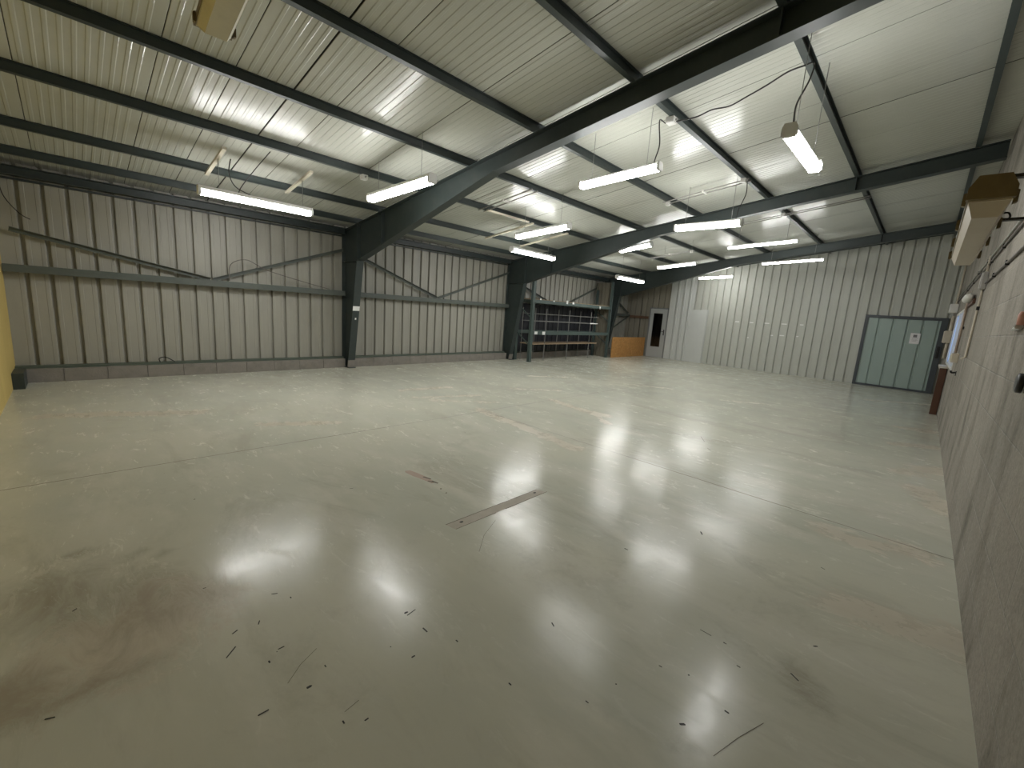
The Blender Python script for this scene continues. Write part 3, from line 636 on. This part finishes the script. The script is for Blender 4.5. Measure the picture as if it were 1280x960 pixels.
def conduit(x, y0, y1, label, n=2, dz=-0.012):
    t = thing('cable_conduit', (x,(y0+y1)/2,T((y0+y1)/2)+dz), label, 'conduit', 'thin roof conduits')
    for k in range(n):
        xx = x+(k-(n-1)/2)*0.14
        b = MB(); b.tube([roofpt(xx,y0,dz),roofpt(xx,y1,dz)],0.010,8); b.build('pipe', M['conduit'], t)
    b = MB(); ym = (y0+y1)/2
    b.box((x-0.10,ym-0.012,T(ym)+dz-0.014),(x+0.10,ym+0.012,T(ym)+dz+0.014)); b.build('clip', M['white_plastic'], t)
    return t
conduit(7.9, 3.93, 2.50, 'thin conduit pair under the roof above the lamp before the middle rafter')
conduit(10.6, 3.93, 1.20, 'thin conduit pair crossing the roof beyond the middle rafter')
conduit(5.55, 6.42, 5.08, 'thin conduit pair left of the upper lamp before the middle column')
conduit(12.3, 6.42, 5.08, 'thin conduit pair in the third bay near the farthest rafter')
def jbox(x, y, label, s=0.07, dz=-0.02):
    t = thing('junction_box', (x,y,T(y)+dz), label, 'junction box', 'white junction boxes on purlins')
    z = T(y)+dz
    b = MB(); b.box((x-s/2,y-s/2,z-0.045),(x+s/2,y+s/2,z+0.018),0,None,0.006); bx = b.build('box', M['white_plastic'], t)
    b = MB(); b.box((x-s/2+0.006,y-s/2+0.006,z-0.051),(x+s/2-0.006,y+s/2-0.006,z-0.045)); b.build('lid', M['housing'], bx)
    b = MB(); b.tube([(x,y-s/2,z-0.015),(x,y-s/2-0.025,z-0.015)],0.012); b.build('gland', M['conduit'], t)
jbox(5.10, 2.58, 'white junction box with cords under a purlin right of the nearest rafter', 0.10)
jbox(7.78, 2.56, 'small junction box above the right end of the lamp before the middle rafter')
jbox(7.90, 3.86, 'small junction box above the left end of the lamp before the middle rafter')
jbox(10.45, 2.56, 'small junction box beyond the middle rafter above the thin lamp')
jbox(3.18, 6.36, 'small box with looped clip above the left end of the broad lamp', 0.09)
jbox(12.3, 5.14, 'small junction box in the third bay above the far lamps')
def spline(pts, n=10):
    P = [Vector(p) for p in pts]; out = []
    for i in range(len(P)-1):
        a, b_, c, d = P[max(i-1,0)], P[i], P[i+1], P[min(i+2,len(P)-1)]
        for k in range(n):
            t = k/n; out.append(0.5*((2*b_)+(c-a)*t+(2*a-5*b_+4*c-d)*t*t+(3*b_-a-3*c+d)*t**3))
    out.append(P[-1]); return out
def flex(k, pts, r):
    b = MB(); b.tube(spline(pts), r, 6); b.build('power_cord', M['cable'], LT[k])['label'] = 'black flexible cord'
def cord(pts, r, label, m='cable'):
    b = MB(); b.tube(spline(pts), r, 6); return tag(b.build('power_cord', M[m]), label, 'cord')
flex(3, [(5.10,2.52,3.79),(5.14,2.30,3.80),(5.20,2.16,3.86),(5.22,1.98,3.86),(5.26,1.82,3.93),(5.18,1.62,3.95),(5.12,1.43,3.99),(5.12,1.30,4.005),(5.08,1.20,3.98),(5.00,1.20,3.80),(4.72,1.20,3.50),(4.60,1.17,3.30),(4.58,1.17,3.268)], 0.008)
flex(2, [(5.08,2.64,3.79),(4.98,2.66,3.80),(4.90,2.62,3.70),(4.92,2.60,3.50),(4.90,2.62,3.36),(4.915,2.64,3.315)], 0.007)
flex(7, [(7.78,2.50,3.78),(7.80,2.50,3.60),(7.74,2.56,3.35),(7.75,2.58,3.205)], 0.007)
flex(0, [(1.62,6.95,3.20),(1.60,6.97,3.02),(1.68,7.02,2.88),(1.86,7.04,2.815)], 0.007)
flex(0, [(1.95,6.45,3.29),(1.85,6.75,3.10),(1.75,7.0,2.90),(1.72,7.05,2.81)], 0.006)
cord([(2.02,9.09,1.66),(2.05,9.08,1.95),(2.30,9.08,2.06),(2.62,9.08,1.92),(3.2,9.08,1.78),(3.8,9.09,1.66)],0.007,'grey cord looped over the brace on the ribbed wall of the nearest bay','conduit_dark')
cord([(0.98,9.13,0.232),(0.97,9.12,0.295),(1.05,9.12,0.315),(1.14,9.12,0.26),(1.17,9.12,0.233)],0.008,'small dark cord loop lying on the kerb of the ribbed wall')
cord([(-0.55,9.20,2.78),(-0.52,9.2,2.55),(-0.40,9.2,2.35),(-0.30,9.2,2.28)],0.006,'dark wire end hanging in the corner by the yellow wall')
cord([(15.0,3.3,T(3.3)-0.01),(14.9,2.6,3.80),(14.9,2.0,3.92),(14.95,1.6,T(1.6)-0.01)],0.012,'dark cable slung under the roof beyond the farthest rafter')
# small glass hook near the top of the view
t = thing('ceiling_hook', (2.93,2.02,4.0), 'small pale wire hook hanging from the roof at top centre', 'hook')
hx, hy = 2.93, 2.02; hz = SH(hy)
b = MB(); b.tube([(hx,hy,hz+0.004),(hx,hy,hz-0.02)],0.014); b.build('base', M['rust'], t)
b = MB(); b.tube([(hx,hy-0.012,hz-0.01),(hx,hy-0.016,hz-0.10),(hx,hy-0.008,hz-0.13),(hx,hy+0.008,hz-0.13),(hx,hy+0.016,hz-0.10),(hx,hy+0.012,hz-0.01)],0.003); b.build('wire_loop', M['silver'], t)

# ------------------------------------------------------------------ storage rack, shelving, chipboard
def build_rack():
    t = thing('storage_rack', (11.45,8.7,0), 'grey-green steel storage rack with two long beams beside the middle column', 'rack')
    xa, xb, yf, yb = 9.42, 13.66, 8.40, 8.98
    yf = 8.38
    tops = {(xa,yf):2.42,(xb,yf):2.72,(xa,yb):2.42,(xb,yb):2.42}
    for (x, y), z in tops.items():
        b = MB(); w = 0.055 if x == xa else 0.035
        b.box((x-w,y-0.04,0.006),(x-w+0.006,y+0.04,z)); b.box((x-w,y-0.04,0.006),(x+w,y-0.034,z)); b.box((x+w-0.006,y-0.04,0.006),(x+w,y+0.04,z)); b.box((x-0.06,y-0.06,0),(x+0.06,y+0.06,0.006))
        b.build('upright', M['green_steel'], t)
    beams = {}
    for z, nm in ((1.79,0),(0.86,1)):
        for y in (yf,yb):
            b = MB(); b.box((xa+0.055,y-0.025,z-0.05),(xb-0.035,y-0.019,z+0.05)); b.box((xa+0.055,y-0.019,z+0.044),(xb-0.035,y+0.025,z+0.05)); b.box((xa+0.055,y-0.019,z-0.05),(xb-0.035,y+0.025,z-0.044))
            bm_ = b.build('beam', M['green_steel'], t)
            if y == yf: beams[z] = bm_
    b = MB(); b.box((xa+0.06,yf+0.03,1.845),(xb-0.04,yb+0.02,1.863)); b.build('deck', M['shelf_wood'], t)
    for x, z in ((xa,0.5),(xa,1.3),(xb,0.5),(xb,1.3)):
        b = MB(); b.bar((x,yf+0.04,z),(x,yb-0.04,z+0.35),0.02,0.03); b.build('side_brace', M['green_steel'], t)
    for x, z, w, hh in ((9.62,0.865,0.13,0.085),(9.98,0.86,0.13,0.095),(11.02,1.845,0.09,0.11),(11.35,1.83,0.10,0.06),(12.93,1.76,0.10,0.12),(9.72,1.86,0.06,0.05),(10.35,1.84,0.08,0.04)):
        b = MB()
        if hh > 0.115: b.prism([(x-w/2,yf-0.030,z+0.05),(x+w/2,yf-0.030,z+0.05),(x,yf-0.030,z-0.06)],(0,0.004,0))
        else: b.box((x-w/2,yf-0.030,z-hh/2),(x+w/2,yf-0.026,z+hh/2))
        b.build('card_tag', M['tag'], beams[0.86] if z < 1.2 else beams[1.79])['label'] = 'white card tag'
    # dark ribbed back sheet
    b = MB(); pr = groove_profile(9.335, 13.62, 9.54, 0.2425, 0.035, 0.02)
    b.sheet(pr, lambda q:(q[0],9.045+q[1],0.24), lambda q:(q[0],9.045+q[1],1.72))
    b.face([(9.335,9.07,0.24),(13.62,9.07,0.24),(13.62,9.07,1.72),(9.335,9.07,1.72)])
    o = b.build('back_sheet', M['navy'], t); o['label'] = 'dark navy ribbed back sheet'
    s = thing('shelving_unit', (11.2,8.7,0), 'light angle-iron shelving with wooden lower shelf standing inside the storage rack', 'shelf')
    for x in (9.60,10.18,11.35,12.60):
        for y, k in ((8.47,0),(8.92,1)):
            b = MB(); b.ang((x,y,0),(x,y,1.60),0.03,0.004,(0,1,0)); b.build('post', M['shelf_metal'], s)
    b = MB(); b.box((9.58,8.455,0.505),(13.1,8.94,0.535)); b.build('shelf_board', M['shelf_wood'], s)
    for z in (1.20,1.42):
        b = MB(); b.box((9.58,8.452,z),(13.1,8.456,z+0.016)); b.box((9.58,8.925,z),(13.1,8.929,z+0.016)); [b.box((x_,8.456,z),(x_+0.012,8.925,z+0.006)) for x_ in (9.6,10.18,11.35,12.6,13.08)]; b.build('metal_shelf', M['shelf_metal'], s)
    b = MB(); b.box((12.55,8.446,1.195),(13.02,8.4515,1.225)); b.build('shelf_edge', M['tag'], s)['label'] = 'bright white shelf edge strip'
    # ribbed end panel
    b = MB(); pr = groove_profile(8.43, 9.10, 8.55, 0.16, 0.03, 0.02)
    b.sheet(pr, lambda q:(13.74+q[1],q[0],0.0), lambda q:(13.74+q[1],q[0],2.70))
    b.face([(13.775,8.43,0),(13.775,9.10,0),(13.775,9.10,2.70),(13.775,8.43,2.70)])
    b.face([(13.74,8.43,0),(13.775,8.43,0),(13.775,8.43,2.70),(13.74,8.43,2.70)])
    tag(b.build('partition_panel', M['partition']), 'brownish ribbed sheet panel closing the right end of the storage rack', 'panel')
    # chipboard barrier
    t = thing('chipboard_barrier', (15.05,8.25,0), 'orange-brown chipboard barrier on the floor between rack and glazed door', 'board')
    b = MB(); b.box((13.82,8.25,0.0),(16.32,8.27,0.755)); b.build('board', M['osb'], t)
    for x in (13.9,15.0,16.24):
        b = MB(); b.box((x-0.03,8.27,0),(x+0.03,8.32,0.74)); b.build('stake', M['shelf_wood'], t)
build_rack()

# ------------------------------------------------------------------ old fittings
def old_fitting(loc, rot, L, w, hh, label, arms):
    """long bulkhead lamp: local x along, z up, y across"""
    t = thing('bulkhead_light', loc, label, 'light')
    R = Matrix.Translation(Vector(loc)) @ rot
    def sec(b, poly, a0, a1): b.prism([R @ Vector((a0,y,z)) for y, z in poly], (R.to_3x3() @ Vector((1,0,0)))*(a1-a0))
    b = MB(); sec(b, [(-w/2,0.0),(w/2,0.0),(w/2,hh*0.25),(w*0.33,hh*0.58),(-w*0.33,hh*0.58),(-w/2,hh*0.25)], 0.03, L-0.03); b.build('housing', M['old_cap'], t)
    b = MB(); LO = [(-w/2+0.004,0.0),(-w*0.47,-hh*0.10),(w*0.47,-hh*0.10),(w/2-0.004,0.0)]; LI = [(-w*0.46,-hh*0.10),(-w*0.30,-hh*0.48),(w*0.30,-hh*0.48),(w*0.46,-hh*0.10)]
    sec(b, LO, 0.02, L-0.02)
    va = [b.bm.verts.new(R @ Vector((0.03 if z > -hh*0.3 else 0.075, y, z))) for y, z in LI]; vb = [b.bm.verts.new(R @ Vector((L-0.03 if z > -hh*0.3 else L-0.075, y, z))) for y, z in LI]
    b.bm.faces.new(va); b.bm.faces.new(vb[::-1])
    for k in range(4): b.bm.faces.new([va[(k+1)%4], va[k], vb[k], vb[(k+1)%4]])
    b.build('diffuser', M['pink_plastic'] if arms == 'wall' else M['old_plastic'], t)
    for a0, a1 in ((0,0.035),(L-0.035,L)):
        b = MB(); sec(b, [(-w/2-0.004,-0.006),(w/2+0.004,-0.006),(w/2+0.004,hh*0.26),(w*0.35,hh*0.61),(-w*0.35,hh*0.61),(-w/2-0.004,hh*0.26)], a0, a1); b.build('end_cap', M['old_cap'], t)
    n = 4
    for k in range(n):
        for sgn in (-1,1):
            x = 0.06+(L-0.12)*k/(n-1); b = MB()
            sec(b, [(sgn*(w/2+0.001),-0.018),(sgn*(w/2+0.012),-0.014),(sgn*(w/2+0.012),0.024),(sgn*(w/2+0.001),0.03)], x-0.012, x+0.012)
            b.build('clip', M['old_cap'], t)
    return t, R
# right: on arms off the block wall, lens turned to the room
rot = Matrix.Identity(4)
t, R = old_fitting((2.19,-0.072,1.985), rot, 1.52, 0.108, 0.115, 'old beige bulkhead light on arms off the block wall, unlit', 'wall')
for x in (2.21,2.95):
    b = MB(); b.bar((x,-0.09,2.045),(x,YR-0.004,2.045),0.03,0.010); b.build('wall_arm', M['dark'], t)
b = MB(); b.tube(spline([(2.55,-0.12,1.995),(2.55,-0.14,1.997),(2.55,-0.148,1.982),(2.55,-0.14,1.97)],6),0.0035,6); b.build('cable_tail', M['dark'], t)
# top left: hung crosswise, only its end in view
rot = Matrix.Rotation(-PI/2-0.06, 4, 'Z')
t, R = old_fitting((0.60,2.80,2.76), rot, 1.5, 0.15, 0.11, 'old yellowed bulkhead light hanging at the top left edge', 'top')
for y in (1.62,):
    b = MB(); b.bar((0.52,y,2.82),(X0-0.004,y,2.82),0.04,0.012); b.build('wall_arm', M['dark'], t)

# ------------------------------------------------------------------ fittings along the block wall
def wire_wall(pts, r, name, m, label, cat, clips=()):
    t = thing(name, pts[0], label, cat)
    b = MB(); b.tube(pts, r, 8); b.build('pipe', m, t)
    for c in clips:
        b = MB(); b.box((c[0]-0.012,YR,c[1]-0.022),(c[0]+0.012,YR+2*r+0.004,c[1]+0.022)); b.build('clip', M['dark'], t)
    return t
yw = YR
wire_wall([(16.2,yw+0.012,2.42),(0.2,yw+0.012,2.42)],0.010,'wall_conduit',M['conduit_dark'],'upper dark conduit running along the block wall','conduit',[(6.3,2.42),(7.4,2.42),(8.6,2.42),(10.0,2.42),(11.5,2.42)])
wire_wall([(16.2,yw+0.012,2.52),(6.3,yw+0.012,2.49),(0.2,yw+0.012,2.49)],0.009,'wall_conduit',M['conduit'],'thin pale cable just above the upper dark conduit','conduit',[(8.0,2.49),(9.4,2.50)])
wire_wall([(7.5,yw+0.013,2.18),(0.2,yw+0.013,2.18)],0.011,'wall_conduit',M['conduit_dark'],'lower dark conduit ending at the switch box on the block wall','conduit',[(5.6,2.18),(6.6,2.18)])
wire_wall([(7.72,yw+0.014,2.52),(7.72,yw+0.014,1.30),(7.72,yw+0.05,1.275)],0.012,'wall_pipe',M['beige'],'pale vertical pipe down the block wall with hooked end','pipe',[(7.72,1.9)])
wire_wall([(15.2,yw+0.02,3.3),(15.2,yw+0.02,2.25)],0.02,'wall_pipe',M['beige'],'pale vertical pipe near the far right corner','pipe')
wire_wall([(9.9,yw+0.03,2.10),(9.9,yw+0.03,1.28)],0.018,'wall_pipe',M['rust'],'pinkish pipe down the near edge of the window','pipe',[(9.9,1.7)])
wire_wall([(14.3,yw+0.04,2.05),(14.3,yw+0.04,1.05)],0.03,'wall_pipe',M['beige'],'pale pipe down the far edge of the window','pipe',[(14.3,1.6)])
def wbox(a, c, m, name, label, cat, lid=None):
    t = thing(name, ((a[0]+c[0])/2,(a[1]+c[1])/2,min(a[2],c[2])), label, cat)
    b = MB(); b.box(a, c, 0, None, 0.008); b.build('body', m, t)
    b = MB(); y = max(a[1],c[1]); b.box((min(a[0],c[0])+0.012,y,min(a[2],c[2])+0.012),(max(a[0],c[0])-0.012,y+0.006,max(a[2],c[2])-0.012)); b.build('lid', lid or m, t)
wbox((7.55,yw,2.12),(7.70,yw+0.05,2.32),M['conduit'],'switch_box','grey switch box where the lower conduit meets the pale pipe','box')
wbox((9.35,yw,1.16),(9.6,yw+0.08,1.30),M['beige'],'switch_box','yellowish box on the block wall below the pinkish pipe','box',M['old_plastic'])
wbox((14.2,yw,2.12),(14.55,yw+0.14,2.32),M['white_plastic'],'switch_box','white box with rounded edges above the far edge of the window','box')
wbox((14.2,yw,1.42),(14.5,yw+0.13,1.70),M['beige'],'switch_box','beige box beside the green door frame, below the white box','box')
# oval wall lamp above the window
t = thing('oval_wall_light', (9.3,yw,2.12), 'white oval bulkhead light on a brown plate above the window', 'light')
b = MB(); b.box((8.75,yw,2.02),(9.95,yw+0.03,2.09)); b.build('plate', M['brown'], t)
b = MB(); b.tube([(8.85,yw+0.06,2.12),(8.90,yw+0.06,2.12),(9.05,yw+0.06,2.12),(9.5,yw+0.06,2.12),(9.65,yw+0.06,2.12),(9.72,yw+0.06,2.12)],[0.02,0.045,0.058,0.058,0.045,0.02],12); b.build('lens', M['white_plastic'], t)
# ledge bracket, brown board
t = thing('wall_hook', (9.1,yw,1.0), 'small dark hook on the block wall below the window', 'hook')
b = MB(); b.box((9.07,yw,0.98),(9.13,yw+0.008,1.05)); b.build('plate', M['dark'], t)
b = MB(); b.tube(spline([(9.1,yw+0.005,1.03),(9.1,yw+0.05,1.02),(9.1,yw+0.06,1.05)],5),0.012,8); b.build('hook', M['dark'], t)
t = thing('brown_board', (12.2,-0.33,0), 'dark reddish-brown wooden board standing against the block wall under the window', 'board')
b = MB(); b.box((11.95,yw+0.01,0.0),(11.99,yw+0.115,0.94)); b.box((11.99,yw+0.01,0.0),(12.7,yw+0.03,0.94)); b.build('panel', M['brown'], t)
b = MB(); b.box((11.90,yw+0.002,0.94),(12.74,yw+0.13,0.975)); b.build('top_ledge', M['beige'], t)
# sockets at the right edge
t = thing('wall_socket', (3.42,yw,1.30), 'round black socket on a pale base at the right edge of the block wall', 'socket')
b = MB(); b.tube([(3.33,yw-0.002,1.31),(3.33,yw+0.012,1.31)],0.05,16); b.build('base', M['housing'], t)
b = MB(); b.tube([(3.29,yw+0.012,1.31),(3.29,yw+0.03,1.31),(3.29,yw+0.036,1.31)],[0.05,0.05,0.04],16); b.build('socket', M['dark'], t)
t = thing('hose_tap', (4.15,yw,1.60), 'small silver tap with pink grip at the right edge of the block wall', 'tap')
b = MB(); b.tube([(3.95,yw-0.002,1.60),(3.95,yw+0.02,1.60)],0.018,10); b.tube([(3.88,yw+0.018,1.605),(4.12,yw+0.014,1.59)],[0.018,0.010],8); b.build('spout', M['silver'], t)
b = MB(); b.tube([(3.86,yw+0.018,1.615),(3.85,yw+0.018,1.67),(3.85,yw+0.018,1.69)],[0.016,0.018,0.012],10); b.build('grip', M['skin_pink'], t)

# ------------------------------------------------------------------ camera
cam = bpy.data.cameras.new('camera'); co = bpy.data.objects.new('camera', cam); C.objects.link(co)
Rr, Uu, Ff = (Vector(v) for v in ((0.69779551,-0.71307521,0.0678614),(0.07675519,0.16863005,0.98268639),(0.71217278,0.68050544,-0.17240152)))
co.matrix_world = Matrix(((Rr.x,Uu.x,-Ff.x,0),(Rr.y,Uu.y,-Ff.y,0),(Rr.z,Uu.z,-Ff.z,1.5),(0,0,0,1)))
cam.sensor_fit = 'HORIZONTAL'; cam.sensor_width = 36.0; cam.lens = 530.04/1280*36.0; cam.clip_start = 0.02; cam.clip_end = 200
bpy.context.scene.camera = co

# ------------------------------------------------------------------ daylight outside (reaches the hall only through the frosted window)
w = bpy.data.worlds.new('world'); bpy.context.scene.world = w; w.use_nodes = True
bg = w.node_tree.nodes['Background']; bg.inputs['Color'].default_value = (0.62,0.76,1.0,1); bg.inputs['Strength'].default_value = 0.55

sc = bpy.context.scene
sc.view_settings.view_transform = 'Standard'; sc.view_settings.look = 'None'; sc.view_settings.gamma = 1.0
sc.view_settings.use_curve_mapping = False
sc.view_settings.exposure = 1.15
